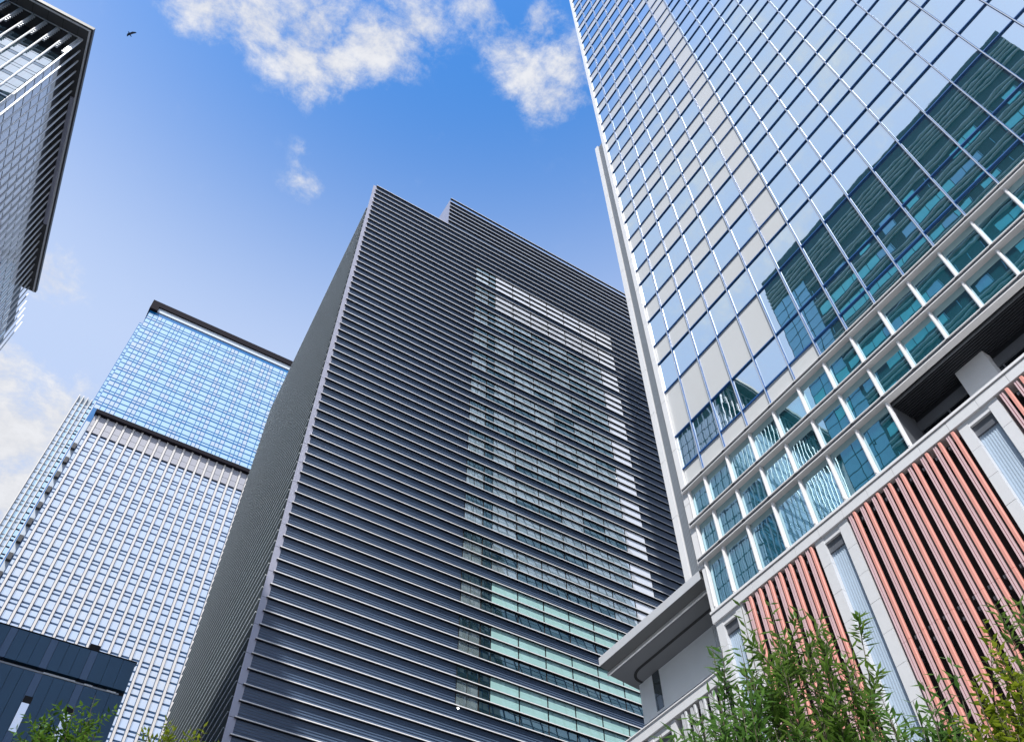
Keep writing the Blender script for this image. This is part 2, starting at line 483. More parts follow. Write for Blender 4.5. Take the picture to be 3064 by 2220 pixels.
def niche(y0, y1, top=None, x=22.45):
    top = top or ZT
    MB().box(pl(x + 0.2, y0, 0.4), pl(x + 0.45, y1, top - 0.3)).build('niche_panel', NICHE, PD)
    n = max(4, int((y1 - y0) / 0.09))
    b = MB()
    for i in range(n): b.box(pl(x + 0.185, y0 + (i + .3) * (y1 - y0) / n, 0.4), pl(x + 0.2, y0 + (i + .7) * (y1 - y0) / n, top - 0.72))
    b.build('niche_ribs', NICHE, PD, kind='stuff')
    bx('niche_lintel', pl(x + 0.02, y0, top - 0.30), pl(x + 0.5, y1, top), STONE, PD)
    bx('niche_shade_strip', pl(x + 0.12, y0, top - 0.72), pl(x + 0.2, y1, top - 0.30), GREYM, PD)  # dark grey strip painting in the shadow at the niche head


def fins(ya, yb, first_from_low, top, pitch=0.551, mats=(SAL, PINK), x=22.4, bot=2.4, slit=RED):
    """pairs of vertical fins between ya and yb (ya < yb), laid from the low-y end"""
    y = ya + first_from_low
    while y < yb - 0.2:
        for (yc, wd, mt, name) in ((y, 0.135, mats[0], 'broad_fin'), (y + 0.205, 0.125, mats[1], 'slit_fin')):
            if yc + wd / 2 > yb: continue
            for (z0, z1) in ((bot, zrel(0.717) - 0.006), (zrel(0.717) + 0.006, top - 0.05)):
                if z1 - z0 < 0.5: continue
                if name == 'broad_fin':
                    b = MB().prism([pl(x, yc - wd * .32, 0)[:2], pl(x + 0.03, yc - wd * .5, 0)[:2], pl(x + 0.1, yc - wd * .5, 0)[:2], pl(x + 0.1, yc + wd * .5, 0)[:2], pl(x, yc + wd * .32, 0)[:2]], z0, z1, 0)
                    b.build(name, [mt], PD)
                else:
                    b = MB().box(pl(x + 0.02, yc - wd / 2, z0), pl(x + 0.09, yc - 0.014, z1), 0).box(pl(x + 0.02, yc + 0.014, z0), pl(x + 0.09, yc + wd / 2, z1), 0)
                    b.box(pl(x + 0.05, yc - 0.013, z0), pl(x + 0.13, yc + 0.013, z1), 1)
                    b.build(name, [mt, slit], PD)
        for zz in (top - 0.42, zrel(0.717), zrel(0.70)):
            bx('fin_bracket', pl(x + 0.12, y - 0.26, zz - 0.06), pl(x + 0.3, y - 0.15, zz + 0.06), GREYM, PD)
            bx('fin_bracket', pl(x + 0.22, y + 0.02, zz - 0.32), pl(x + 0.4, y + 0.12, zz - 0.2), GREYM, PD)
        y += pitch


for (a, c) in ((0.8945, 0.877), (0.843, 0.8255), (0.6475, 0.630), (0.595, 0.577), (0.355, 0.339), (0.302, 0.286), (0.063, 0.047), (0.010, -0.006), (-0.229, -0.245), (-0.282, -0.298)):
    pier(c * D, a * D)
for (a, c) in ((0.877, 0.843), (0.630, 0.595), (0.339, 0.302), (0.047, 0.010), (-0.245, -0.282)): niche(c * D, a * D)
for (a, c) in ((0.8255, 0.6475), (0.577, 0.355), (0.286, 0.063), (-0.006, -0.229)): fins(c * D, a * D, 0.2, ZT)

# terrace end with the canopy
ZB1, ZB0 = zrel(0.866), zrel(0.845)
bx('terrace_wall', pl(22.86, 20.05, 0), pl(30, 31, ZB0), DARK, PD)
its2 = []
y = 20.25
while y < 31:
    its2.append((fas, pl(22.65, y + 0.6, (ZB0 + ZB1) / 2), (0.55, 1.188, ZB1 - ZB0 - 0.05))); y += 1.2
spread('fascia_stone', its2, PD)
bx('terrace_coping', pl(22.33, 20.2, ZB1 - 0.025), pl(23.3, 31.2, ZB1 + 0.02), ALUW, PD)
bx('terrace_floor', pl(22.9, 20.2, ZB1 - 0.4), pl(32, 31, ZB1 - 0.1), STONE, PD)
for (a, c) in ((1.05, 1.037), (1.115, 1.10), (1.30, 1.285)): pier(c * D, a * D, ZB0)
niche(1.052 * D, 1.10 * D, ZB0)
WFIN = paint('pale_grey_fin', (0.55, 0.56, 0.58), 0.45, 0, 0.08, 1.5)
fins(0.90 * D, 1.036 * D, 0.2, ZB0, mats=(WFIN, WFIN), slit=GREYM)
fins(1.117 * D, 1.285 * D, 0.2, ZB0, mats=(WFIN, WFIN), slit=GREYM)
spread('stone_block', its, PD)
# set-back wall
TW = paint('terrace_render', (0.76, 0.81, 0.86), 0.55, 0, 0.05, 1.0)
ZS = 23.85 + Z0
XW = 24.85
bx('setback_wall', pl(XW, 20.1, ZB1 - 0.3), pl(30, 27.83, ZS + 0.1), TW, PD)
tb = unit_box(TW, 'wall_rib')
ribs = [(tb, pl(XW - 0.012, 20.2 + 0.11 * i, (ZB1 + ZS) / 2), (0.024, 0.05, ZS - ZB1)) for i in range(22)]
spread('wall_rib', ribs, PD)
bx('wall_joint', pl(XW - 0.014, 22.7, zrel(0.966 * XW / D) - 2.3), pl(XW + 0.01, 27.83, zrel(0.966 * XW / D) - 2.27), GREYM, PD)
WG = glass('terrace_window_glass', (0.05, 0.06, 0.065), (0.7, 0.8, 0.9), 0.2)
wy0, wy1 = 1.060 * XW, 1.080 * XW
zt = 0.966 * XW + Z0
bx('window', pl(XW - 0.02, wy0, zt - 2.1), pl(XW + 0.02, wy1, zt - 1.05 + 0.9), WG, PD)
bx('window', pl(XW - 0.02, wy0, ZB1), pl(XW + 0.02, wy1, zt - 2.25), glass('terrace_window_pale', (0.2, 0.24, 0.27), (0.8, 0.9, 1.0), 0.3), PD)
CAN = paint('canopy_panel', (0.52, 0.54, 0.57), 0.4, 0.2, 0.05, 1.0)
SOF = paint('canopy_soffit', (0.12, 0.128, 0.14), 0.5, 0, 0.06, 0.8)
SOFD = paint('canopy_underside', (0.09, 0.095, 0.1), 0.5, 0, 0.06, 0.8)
zf = ZS + 0.42
b = MB().prism([pl(22.42, 20.32, 0)[:2], pl(26, 20.32, 0)[:2], pl(26, 28.3, 0)[:2], pl(22.42, 27.66, 0)[:2]][::1], ZS + 0.012, zf, 0)
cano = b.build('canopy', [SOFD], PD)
b = MB()
yy = 20.34
while yy < 27.6:
    y2 = min(yy + 2.4, 27.66); b.box(pl(22.405, yy, ZS), pl(22.42, y2 - 0.012, zf + 0.01)); yy = y2
f = b.build('fascia', ALU, cano)
b = MB().prism([pl(23.12, 20.3, 0)[:2], pl(25.5, 20.3, 0)[:2], pl(25.3, 28.16, 0)[:2], pl(23.12, 27.9, 0)[:2]], ZS - 0.06, ZS + 0.01, 0)
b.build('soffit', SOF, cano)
MB().box(pl(23.04, 20.3, ZS - 0.13), pl(23.12, 27.9, ZS + 0.01)).build('soffit_lip', ALUW, cano)
b = MB(); pts = [(24.02, 20.3), (24.02, 26.7)] + [(24.72 - 0.7 * math.cos(t), 26.7 + 0.85 * math.sin(t)) for t in [R(q) for q in range(12, 91, 13)]] + [(24.9, 27.56)]
for (p, q) in zip(pts, pts[1:]):
    dx, dy = q[0] - p[0], q[1] - p[1]; ln = math.hypot(dx, dy); nx_, ny_ = dy / ln * 0.07, -dx / ln * 0.07
    b.prism([pl(p[0] + nx_, p[1] + ny_, 0)[:2], pl(p[0] - nx_, p[1] - ny_, 0)[:2], pl(q[0] - nx_, q[1] - ny_, 0)[:2], pl(q[0] + nx_, q[1] + ny_, 0)[:2]], ZS - 0.075, ZS - 0.055)
b.build('curtain_slot', BLACK, cano)

# ------------------------------------------------------------------ the dark louvred tower
DS = 48.0
P0 = Vector((0.231 * DS, 0.973 * DS, 0))
DT = thing('louvered_tower', 'dark office tower wrapped in horizontal metal slats, with a stepped top', 'tower', tuple(P0), R(-0.3))
NAVYW = paint('dark_corrugated_metal', (0.105, 0.155, 0.245), 0.33, 0.1, 0.28, 0.25, stretch=(.5, 1, 1))
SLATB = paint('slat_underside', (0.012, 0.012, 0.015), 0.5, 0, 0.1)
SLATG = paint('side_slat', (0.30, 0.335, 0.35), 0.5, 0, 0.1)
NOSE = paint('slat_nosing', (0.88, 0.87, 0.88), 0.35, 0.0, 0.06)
STRIP = paint('corner_sheet', (0.42, 0.42, 0.50), 0.38, 0.4, 0.07, 0.7)
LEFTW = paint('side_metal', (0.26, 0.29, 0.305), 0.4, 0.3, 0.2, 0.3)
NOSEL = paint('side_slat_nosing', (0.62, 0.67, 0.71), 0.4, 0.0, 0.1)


def sz(k): return (0.619 + 0.0219 * k) * DS + Z0


K0, K1 = -12, 64
ztop = sz(K1) + 0.1
W_ = 50.0
MB().prism([(0.45, 0.45), (W_, 0.45), (W_, 39.5), (3.25, 39.5)], 0, ztop - 0.3).build('body', DARK, DT)
# corrugated wall between slats
b = MB()
for k in range(K0, K1):
    z0 = sz(k); n = 5; h = sz(k + 1) - z0
    for i in range(n):
        a = z0 + 0.10 + (h - 0.1) * i / n; c = a + (h - 0.1) / n
        b.poly([(0.1, 0.26, a), (W_, 0.26, a), (W_, 0.21, a + (c - a) * .35), (0.1, 0.21, a + (c - a) * .35)])
        b.poly([(0.1, 0.21, a + (c - a) * .35), (W_, 0.21, a + (c - a) * .35), (W_, 0.21, a + (c - a) * .7), (0.1, 0.21, a + (c - a) * .7)])
        b.poly([(0.1, 0.21, a + (c - a) * .7), (W_, 0.21, a + (c - a) * .7), (W_, 0.26, c), (0.1, 0.26, c)])
b.build('corrugated_wall', NAVYW, DT)
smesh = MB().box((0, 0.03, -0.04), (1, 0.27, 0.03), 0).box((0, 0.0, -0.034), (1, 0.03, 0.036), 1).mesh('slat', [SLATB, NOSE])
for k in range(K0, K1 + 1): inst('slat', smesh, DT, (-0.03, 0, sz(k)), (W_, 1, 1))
# corner sheets
cmesh = unit_box(STRIP, 'corner_sheet')
for k in range(K0, K1, 2):
    wdt = 0.44 + 0.05 * rnd.random()
    inst('corner_sheet', cmesh, DT, (-0.36 + wdt / 2, 0.19, (sz(k) + sz(k + 2)) / 2), (wdt, 0.04, sz(k + 2) - sz(k) - 0.03))
# windows
WMIR = glass('window_mirror', (0.34, 0.43, 0.43), (0.95, 1.0, 1.0), 0.62, wav=0.5, wscale=0.7)
WDRK = glass('window_dark', (0.015, 0.035, 0.038), (0.7, 0.92, 0.95), 0.42, wav=0.5, wscale=0.7)
WBLI = glass('window_blind', (0.42, 0.68, 0.65), (0.75, 0.95, 0.95), 0.18, wav=0.3)
WWHT = glass('window_painted_sky', (0.82, 0.83, 0.86), (1, 1, 1), 0.4, wav=0.3)  # white body paints a bright sky reflection into these panes
pm, pdk, pb = unit_pane(WMIR, 1), unit_pane(WDRK, 1), unit_pane(WBLI, 1)
items = []
cols = [(0.2955, 0.3115), (0.3125, 0.3305), (0.333, 0.350)] + [(0.3515 + 0.05085 * i, 0.3515 + 0.05085 * (i + 1) - 0.0022) for i in range(7)]
wb = MB()
for n in range(-2, 12):
    kt = 14 + 4 * n
    for row in range(3):
        z1, z0 = sz(kt - row) - 0.05, sz(kt - row - 1) + 0.05
        wb.box((0.2945 * DS, 0.185, z0 - 0.05), (0.7072 * DS, 0.202, z1 + 0.03))
        for ci, (a, c) in enumerate(cols):
            if ci < 3: me = pm if (ci < 2 and row != 0) else pdk
            elif n <= 0 and ci < 9: me = pb if row < 2 else pdk
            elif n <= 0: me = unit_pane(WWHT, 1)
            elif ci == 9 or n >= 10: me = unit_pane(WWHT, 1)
            else: me = pdk if rnd.random() < (.12 if row != 2 else .6) else pm
            items.append((me, ((a + c) / 2 * DS, 0.165, (z0 + z1) / 2), ((c - a) * DS, 0.004 + 0.003 * rnd.random(), z1 - z0), (rnd.gauss(0, 0.002), 0, rnd.gauss(0, 0.002))))
wb.build('window_backing', BLACK, DT)
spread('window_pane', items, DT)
LAMP = bpy.data.materials.new('window_lamp'); LAMP.use_nodes = True
LAMP.node_tree.nodes['Principled BSDF'].inputs['Emission Color'].default_value = (1, 0.98, 0.92, 1); LAMP.node_tree.nodes['Principled BSDF'].inputs['Emission Strength'].default_value = 2.0
for (s_, z_) in ((0.300, 0.684), (0.318, 0.888), (0.3035, 1.306), (0.655, 1.33)):
    bmn = bmesh.new(); bmesh.ops.create_icosphere(bmn, subdivisions=2, radius=0.14); me = bpy.data.meshes.new('lamp'); bmn.to_mesh(me); bmn.free(); me.materials.append(LAMP)
    o = bpy.data.objects.new('lamp', me); COL.objects.link(o); o.parent = DT; o.location = (s_ * DS, 0.3, z_ * DS + Z0)
# side face on the left
SA = R(-4.0 + 0.3)
Ms = Matrix.Rotation(SA, 4, 'Z')
v0, v1 = 0.0705 * DS, 0.835 * DS
bx('side_wall', (0.30, v0, 0), (0.62, v1 - 0.1, ztop), LEFTW, DT, Ms)
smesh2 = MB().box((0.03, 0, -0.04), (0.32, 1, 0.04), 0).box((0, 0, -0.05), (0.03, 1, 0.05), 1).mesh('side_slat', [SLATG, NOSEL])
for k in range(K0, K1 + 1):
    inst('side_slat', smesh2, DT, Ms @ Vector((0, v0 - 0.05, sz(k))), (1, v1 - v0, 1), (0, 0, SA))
rec = bx('side_recess', (0.62, 0.5, 0), (0.9, v0 + 0.2, ztop - 0.2), BLACK, DT, Ms)
brm = MB().box((-.2, 0, -.28), (.42, 0.12, .2)).box((-.05, .1, -.1), (.5, 2.6, .05)).mesh('bracket', [GREYM])
for k in range(K0, K1 + 1, 1):
    inst('side_bracket', brm, DT, Ms @ Vector((0.42, 1.15 + 0.1 * (k % 3), sz(k) - 0.3)), (1, 1, 1), (0, 0, SA))
# stepped crown
cz0, cz1 = ztop - 0.3, 2.1705 * DS + Z0
bx('crown_wall', (0.2065 * DS, 0.45, cz0), (W_, 26, cz1 - 0.1), NAVYW, DT)
bx('crown_return', (0.2055 * DS, 0.2, cz0), (0.2065 * DS, 26, cz1), STRIP, DT)
nk = 7
for i in range(nk):
    inst('slat', smesh, DT, (0.207 * DS - 0.1, 0, cz1 - 0.02 - i * 1.0), (W_ - 0.2 * DS, 1, 1))

# ------------------------------------------------------------------ left-hand tower with fins under a deep roof
TA = 24.8
TC = Vector((-24.8, 50.47, 105.48 + Z0))
TL = thing('finned_tower', 'upper left tower with white vertical fins and a dark overhanging flat roof', 'tower', (TC.x, TC.y, 0))
tdx = Vector((math.cos(R(-1.1)), math.sin(R(-1.1)), 0)); tdy = Vector((math.sin(R(4.8)), math.cos(R(4.8)), 0))


def tl(u, v, z): p = tdx * u + tdy * v; return (p.x, p.y, z)


def tbox(b, u0, u1, vv0, vv1, z0, z1, mi=0):
    b.prism([tl(u0, vv0, 0)[:2], tl(u1, vv0, 0)[:2], tl(u1, vv1, 0)[:2], tl(u0, vv1, 0)[:2]], z0, z1, mi); return b


ZR = TC.z; ZSO = ZR - 0.62
ROOFD = paint('roof_soffit', (0.055, 0.056, 0.058), 0.55, 0, 0.2, 0.5)
UL = -30.0
b = MB(); tbox(b, UL, 0, 0, 40.3, ZSO, ZR, 0); b.build('roof', [ROOFD], TL)
b = MB(); tbox(b, UL, -0.22, 0.22, 0.42, ZSO - 0.07, ZSO, 0); tbox(b, -0.42, -0.22, 0.42, 40.3, ZSO - 0.07, ZSO, 0); b.build('roof_drip_line', ALU, TL)
for k in range(18):
    b = MB(); tbox(b, -1.6 - k * 1.7, -1.56 - k * 1.7, 0.42, 2.6, ZSO - 0.02, ZSO, 0); b.build('soffit_joint', BLACK, TL)
b = MB(); tbox(b, -0.85, -0.44, 9.2, 28.4, ZSO - 0.3, ZSO - 0.08, 0); b.build('gutter_box', STRIP, TL)
zg = 101.2 + Z0
TWALL = paint('pale_tower_wall', (0.10, 0.12, 0.14), 0.4, 0, 0.15)
b = MB(); tbox(b, UL, -1.75, 3.1, 47.5, 0, zg, 0); b.build('core', TWALL, TL)
b = MB(); tbox(b, UL, -1.95, 3.6, 47.3, zg, ZSO, 0); b.build('plant_floor', DARK, TL)
TPAN = glass('white_tower_panel', (0.78, 0.80, 0.82), (0.95, 0.97, 1.0), 0.3, rough=0.08, wav=0.2)
TGL = glass('finned_tower_glass', (0.06, 0.12, 0.15), (0.86, 0.95, 1.0), 0.6, wav=0.5, wscale=0.8)
TGD = glass('finned_tower_dark_glass', (0.01, 0.03, 0.045), (0.7, 0.85, 1.0), 0.35, wav=0.5)
PH = 2.28
items = []
tp = unit_box(TPAN, 'panel')
ang = -math.atan2(tdy.x, tdy.y)
nv = 33
for j in range(38):
    z1 = zg - 0.25 - j * PH; z0 = z1 - PH + 0.26
    for k in range(-1, nv):
        va = 1.8 + 1.352 * k + 0.12 if k >= 0 else 3.12 - 1.3; vb = 1.8 + 1.352 * (k + 1) - 0.12
        if k == 0: va = 3.14
        if k < 0: continue
        p = tl(-1.70, (va + vb) / 2, (z0 + z1) / 2)
        items.append((tp, p, (0.12, vb - va, z1 - z0), (0, 0, ang)))
spread('panel', items, TL)
# fins along the long face
for k in range(nv + 1):
    v = 1.8 + 1.352 * k
    b = MB(); tbox(b, -0.97, -0.84, v - 0.06, v + 0.06, 4, ZSO - 0.02, 0); b.build('fin', ALU, TL)
# tubes, rail and glass of the short face
for k in range(1, 18):
    u = -0.93 - 1.372 * k
    b = MB(); p = tl(u, 1.72, 0); b.tube([(p[0], p[1], 4), (p[0], p[1], ZSO - 0.05)], [0.1, 0.1], 8, 0); b.smooth = True; b.build('tube_column', ALU, TL)
    b = MB()
    for q in range(9): tbox(b, u - 0.02, u + 0.30, 1.70, 1.95, ZSO - 0.5 - q * 0.5, ZSO - 0.42 - q * 0.5, 0)
    b.build('tube_bracket', ALU, TL)
b = MB()
for q in range(12): tbox(b, -1.35, -0.93, 1.70, 1.95, ZSO - 0.4 - q * 0.42, ZSO - 0.2 - q * 0.42, 0)
b.build('corner_ladder', ALU, TL)
b = MB(); tbox(b, UL, -0.84, 1.66, 1.76, ZSO - 0.16, ZSO - 0.04, 0); b.build('top_rail', ALU, TL)
items = []
pgl, pgd = unit_pane(TGL, 1), unit_pane(TGD, 1)
for j in range(36):
    z1 = zg - 0.05 - j * PH
    for k in range(18):
        u1 = -1.8 - 1.372 * k - 0.03; u0 = -1.8 - 1.372 * (k + 1) + 0.03
        p = tl((u0 + u1) / 2, 3.04, z1 - PH / 2)
        dk = (j % 2 == 1)
        items.append((pgl, p[:2] + (z1 - 0.80,), (u1 - u0, 0.006, 1.55), (rnd.gauss(0, .003), 0, R(-1.1) + rnd.gauss(0, .003))))
        items.append((pgd if dk else pgl, p[:2] + (z1 - 1.95,), (u1 - u0, 0.006, 0.55), (rnd.gauss(0, .003), 0, R(-1.1) + rnd.gauss(0, .003))))
spread('window_pane', items, TL)

# ------------------------------------------------------------------ two towers beyond, lower left
LY = 148.0
la = R(-0.7)
ldx = Vector((math.cos(la), math.sin(la), 0)); ldn = Vector((-math.sin(la), math.cos(la), 0))


def place(dist): p = ldn * dist; return (p.x, p.y, 0)


CR1 = thing('cream_finned_tower', 'office block with closely spaced cream vertical fins and pale grey panels along its top edge', 'tower', place(LY), la)
CREAM = paint('cream_fin', (0.66, 0.62, 0.58), 0.5, 0, 0.05, 0.6)
BACK = paint('navy_backing', (0.008, 0.05, 0.13), 0.4, 0, 0.1)
GRP = paint('grey_infill', (0.36, 0.36, 0.40), 0.5, 0, 0.06, 0.8)
SKYP = glass('far_pale_glass', (0.55, 0.63, 0.76), (0.95, 0.98, 1.0), 0.62, wav=0.5, wscale=0.5)
DKF = paint('dark_fascia', (0.013, 0.011, 0.016), 0.8, 0, 0.15, spec=0.1)
ZC = lambda z: z * LY + Z0
bx('body', (-12.66, 0.35, 0), (40, 40, ZC(0.972)), BACK, CR1)
bx('roof_fascia', (-12.75, -0.75, ZC(0.967)), (40, 0.4, ZC(0.974)), DKF, CR1)
fx = [(-0.0787 + 0.01262 * k) * LY for k in range(27)]
fm = unit_box(CREAM, 'fin')
for x in fx: inst('fin', fm, CR1, (x, 0.12, ZC(0.967) / 2), (0.40, 0.42, ZC(0.967)))
gp = unit_box(GRP, 'grey_panel')
sp = unit_pane(SKYP, 1)
gi, items = [], []
xs = [-12.55] + fx
for x0, x1 in zip(xs, xs[1:]):
    a, c = x0 + (0.27 if x0 > -12 else 0.05), x1 - 0.27
    for (z0, z1) in ((0.9325, 0.9435), (0.9438, 0.9565), (0.9568, 0.9662)):
        gi.append((gp, ((a + c) / 2, 0.22, ZC((z0 + z1) / 2)), (c - a, 0.3, (z1 - z0) * LY - 0.04)))
    for f in range(20):
        zt_ = 0.9316 - 0.0281 * f
        for (o0, o1) in ((0.0017, 0.0048), (0.0072, 0.0138), (0.0163, 0.0271)):
            items.append((sp, ((a + c) / 2, 0.33, ZC(zt_ - (o0 + o1) / 2)), (c - a - 0.1, 0.006, (o1 - o0) * LY), (rnd.gauss(0, .004), 0, rnd.gauss(0, .004))))
spread('grey_panel', gi, CR1); spread('window_pane', items, CR1)
VENT = paint('vent_grey', (0.045, 0.045, 0.05), 0.7)
for f in range(14): inst('vent_box', unit_box(VENT, 'vent'), CR1, (-0.0883 * LY, 0.6, ZC(0.8992 - 0.0281 * f)), (0.75, 1.0, 1.45))
bx('flank_return', (-0.0915 * LY, 0.9, 0), (-12.66, 30, ZC(0.955)), paint('pale_flank', (0.5, 0.55, 0.6), 0.4), CR1)

BG = thing('blue_glass_tower', 'light blue glass tower with a thin dark roof slab, rising behind the cream finned block', 'tower', place(LY + 4), la)
q = (LY + 4)
ZG = lambda z: z * q + Z0
BBL = paint('blue_frame', (0.005, 0.13, 0.36), 0.35, 0, 0.1)
CYP = glass('cyan_tower_glass', (0.42, 0.66, 0.80), (0.84, 0.95, 1.0), 0.5, wav=0.5, wscale=0.5)
CYP2 = glass('white_tower_glass', (0.50, 0.60, 0.70), (0.93, 0.98, 1.0), 0.5, wav=0.5, wscale=0.5)
bx('body', (-0.0925 * q, 0.3, 0), (0.3 * q, 40, ZG(1.2375)), BBL, BG)
bx('top_band', (-0.0817 * q, 0.1, ZG(1.2398)), (0.3 * q, 6, ZG(1.2500)), paint('pale_band', (0.6, 0.66, 0.72), 0.35), BG)
bx('roof', (-0.0953 * q, -0.35, ZG(1.2500)), (0.3 * q, 20, ZG(1.2626)), DKF, BG)
bx('roof_end', (-0.0950 * q, -0.6, ZG(1.2372)), (-0.0820 * q, 12, ZG(1.2500)), DKF, BG)
bx('side_wing', (-0.0985 * q, 2.6, 0), (-0.0926 * q, 30, ZG(1.2150)), BBL, BG)
bx('lower_wing', (-0.118 * q, 2.0, 0), (-0.0986 * q, 30, ZG(1.0030)), paint('wing_frame', (0.30, 0.36, 0.42), 0.4), BG)
c1, c2 = unit_pane(CYP, 1), unit_pane(CYP2, 1)
items = []
xc = [-0.0923, -0.0838, -0.076, -0.0694, -0.063]
x = -0.063
while x < 0.19:
    xc += [x + 0.013, x + 0.0195, x + 0.0257, x + 0.0322]; x += 0.0322
rowd = [(0.0011, 0.0044), (0.0073, 0.0153), (0.0178, 0.0269)]
for f in range(10):
    zt_ = 1.2380 - 0.0281 * f + 0.0105
    for (o0, o1) in rowd:
        z1, z0 = zt_ - o0, zt_ - o1
        if z1 > 1.2385 or z0 < 0.972: continue
        for x0, x1 in zip(xc, xc[1:]):
            me = c1 if (x1 - x0) > 0.01 or rnd.random() < .5 else c2
            items.append((me, ((x0 + x1) / 2 * q, 0.27, ZG((z0 + z1) / 2)), ((x1 - x0) * q - 0.17, 0.008, (z1 - z0) * q), (rnd.gauss(0, .005), 0, rnd.gauss(0, .005))))
for f in range(30):
    zt_ = 1.2140 - 0.0281 * f
    for (o0, o1) in rowd:
        if zt_ > 1.0:
            items.append((c1, (-0.0955 * q, 2.57, ZG(zt_ - (o0 + o1) / 2)), (0.0045 * q, 0.008, (o1 - o0) * q), (rnd.gauss(0, .01), 0, rnd.gauss(0, .01))))
        if zt_ < 1.004:
            for i in range(5):
                xa = -0.1165 + 0.0060 * i
                items.append((c1 if i % 2 else c2, ((xa + 0.0024) * q, 1.97 if xa < -0.099 else 1.6, ZG(zt_ - (o0 + o1) / 2)), (0.0046 * q, 0.008, (o1 - o0) * q), (rnd.gauss(0, .006), 0, rnd.gauss(0, .006))))
                if o0 < 0.006: pass
spread('window_pane', items, BG)
for i in range(6): bx('wing_fin', ((-0.1178 + 0.0060 * i) * q - 0.06, 1.5, 0), ((-0.1178 + 0.0060 * i) * q + 0.1, 1.95, ZG(1.003)), CREAM, BG)

# ------------------------------------------------------------------ navy block, bottom left
NY = 70.0
na = R(-2.05)
NV = thing('navy_building', 'low navy metal panelled building with narrow slot windows at the lower left', 'building', (math.sin(R(2.05)) * NY, math.cos(R(2.05)) * NY, 0), na)
NAVP = paint('navy_panel', (0.03, 0.095, 0.175), 0.35, 0.2, 0.18, 0.6, stretch=(1, 1, .25))
NAVL = paint('navy_band', (0.085, 0.15, 0.26), 0.35, 0.2, 0.12, 0.6, stretch=(1, 1, .25))
ZN = lambda z: z * NY + Z0
xr = 0.0697 * NY
bx('body', (-24, 0.3, 0), (xr, 24, ZN(0.614)), DARK, NV)
bands = [(-0.0723 - 0.0447 * i, -0.0640 - 0.0447 * i) for i in range(6, 0, -1)] + [(-0.0723 + 0.0447 * i, -0.0640 + 0.0447 * i) for i in range(3)]
pn, pn2 = unit_box(NAVP, 'wall_panel'), unit_box(NAVL, 'band_panel')
lastx = -24.0
segs = []
for (a, c) in bands:
    a, c = a * NY, c * NY
    n = 3
    for i in range(n): segs.append((lastx + (a - lastx) * i / n, lastx + (a - lastx) * (i + 1) / n, pn))
    segs.append((a, c, pn2)); lastx = c
for i in range(3): segs.append((lastx + (xr - lastx) * i / 3, lastx + (xr - lastx) * (i + 1) / 3, pn))
slots = [(-0.0268 + 0.0440 * i, -0.0182 + 0.0440 * i) for i in range(-5, 2)]
for (a, c, me) in segs:
    inst('wall_panel' if me is pn else 'band_panel', me, NV, ((a + c) / 2, 0.1 + 0.006 * rnd.random(), ZN(0.5968)), (c - a - 0.025, 0.4, (0.6155 - 0.5780) * NY))
    inst('wall_panel' if me is pn else 'band_panel', me, NV, ((a + c) / 2, 0.1 + 0.006 * rnd.random(), ZN(0.571) / 2), (c - a - 0.025, 0.4, ZN(0.571)))
bx('roof_edge', (-24, -0.15, ZN(0.6155)), (xr + 0.06, 0.5, ZN(0.6166)), BLACK, NV)
bx('groove_strip', (-24, -0.02, ZN(0.5722)), (0.0640 * NY, 0.1, ZN(0.5742)), paint('pale_strip', (0.4, 0.42, 0.46), 0.3), NV)  # plain pale strip along the groove, gives no light
for (a, c) in ((-0.020, 0.0146), (0.0249, 0.0340), (0.050, 0.0603)): bx('strip_panel', (a * NY, -0.06, ZN(0.5725)), (c * NY, 0.0, ZN(0.5745)), ALUW, NV)
SLOT = glass('slot_glass', (0.35, 0.38, 0.48), (0.95, 0.96, 1.0), 0.7)
for (a, c) in slots:
    bx('slot_head', (a * NY, -0.14, ZN(0.5349)), (c * NY, -0.08, ZN(0.5430)), BLACK, NV)
    w_ = bx('slot_window', (a * NY, -0.14, ZN(0.5020)), (c * NY - 0.06, -0.115, ZN(0.5347)), SLOT, NV)
bx('roof_box', (0.0137 * NY, 0.2, ZN(0.6167)), (0.0255 * NY, 2.0, ZN(0.6260)), BLACK, NV)

# ------------------------------------------------------------------ tower across the street, mirrored in the glass tower
SX = -25.0
ST = thing('street_tower', 'dark banded office tower across the street, seen only mirrored in the glass tower', 'tower', (SX, 38.4, 0))
SH = 113.4 + Z0
SDK = paint('street_tower_dark', (0.012, 0.02, 0.028), 0.5, 0, 0.2)
SPL = paint('street_tower_pale', (0.52, 0.60, 0.58), 0.4, 0, 0.06)
SCY = paint('street_tower_cyan_blind', (0.22, 0.85, 0.86), 0.3, 0, 0.15)
SCB = paint('street_tower_blue_glass', (0.30, 0.62, 0.82), 0.15, 0, 0.12)
bx('body', (-30, -44, 0), (0, 0, SH), SDK, ST)
b = MB(); rr = random.Random(5)
rr_b = {}
for i in range(5): b.box((0, -44, SH - 3.2 - i * 0.95), (0.3, 0, SH - 3.07 - i * 0.95), 0)
for f in range(26):
    z1 = SH - 9.5 - f * 4.1
    if z1 < 6: break
    b.box((0, -44, z1 - 0.20), (0.4, -6.5, z1 - 0.05), 0).box((0, -44, z1 - 1.0), (0.3, -6.5, z1 - 0.86), 0)
    y = -6.8
    while y > -42:
        r_ = rr.random()
        blk = rr_b.get((f, int(y / 9)), None)
        if blk is None: blk = rr_b[(f, int(y / 9))] = rr.random()
        mi = 1 if r_ < (0.85 if blk < .5 else 0.22) else (3 if r_ > 0.93 else 2)
        if mi != 2: b.box((0, y - 1.9, z1 - 3.3), (0.05, y, z1 - 1.7), mi)
        else: b.box((0, y - 0.06, z1 - 3.3), (0.08, y, z1 - 1.7), 3)
        y -= 2.0
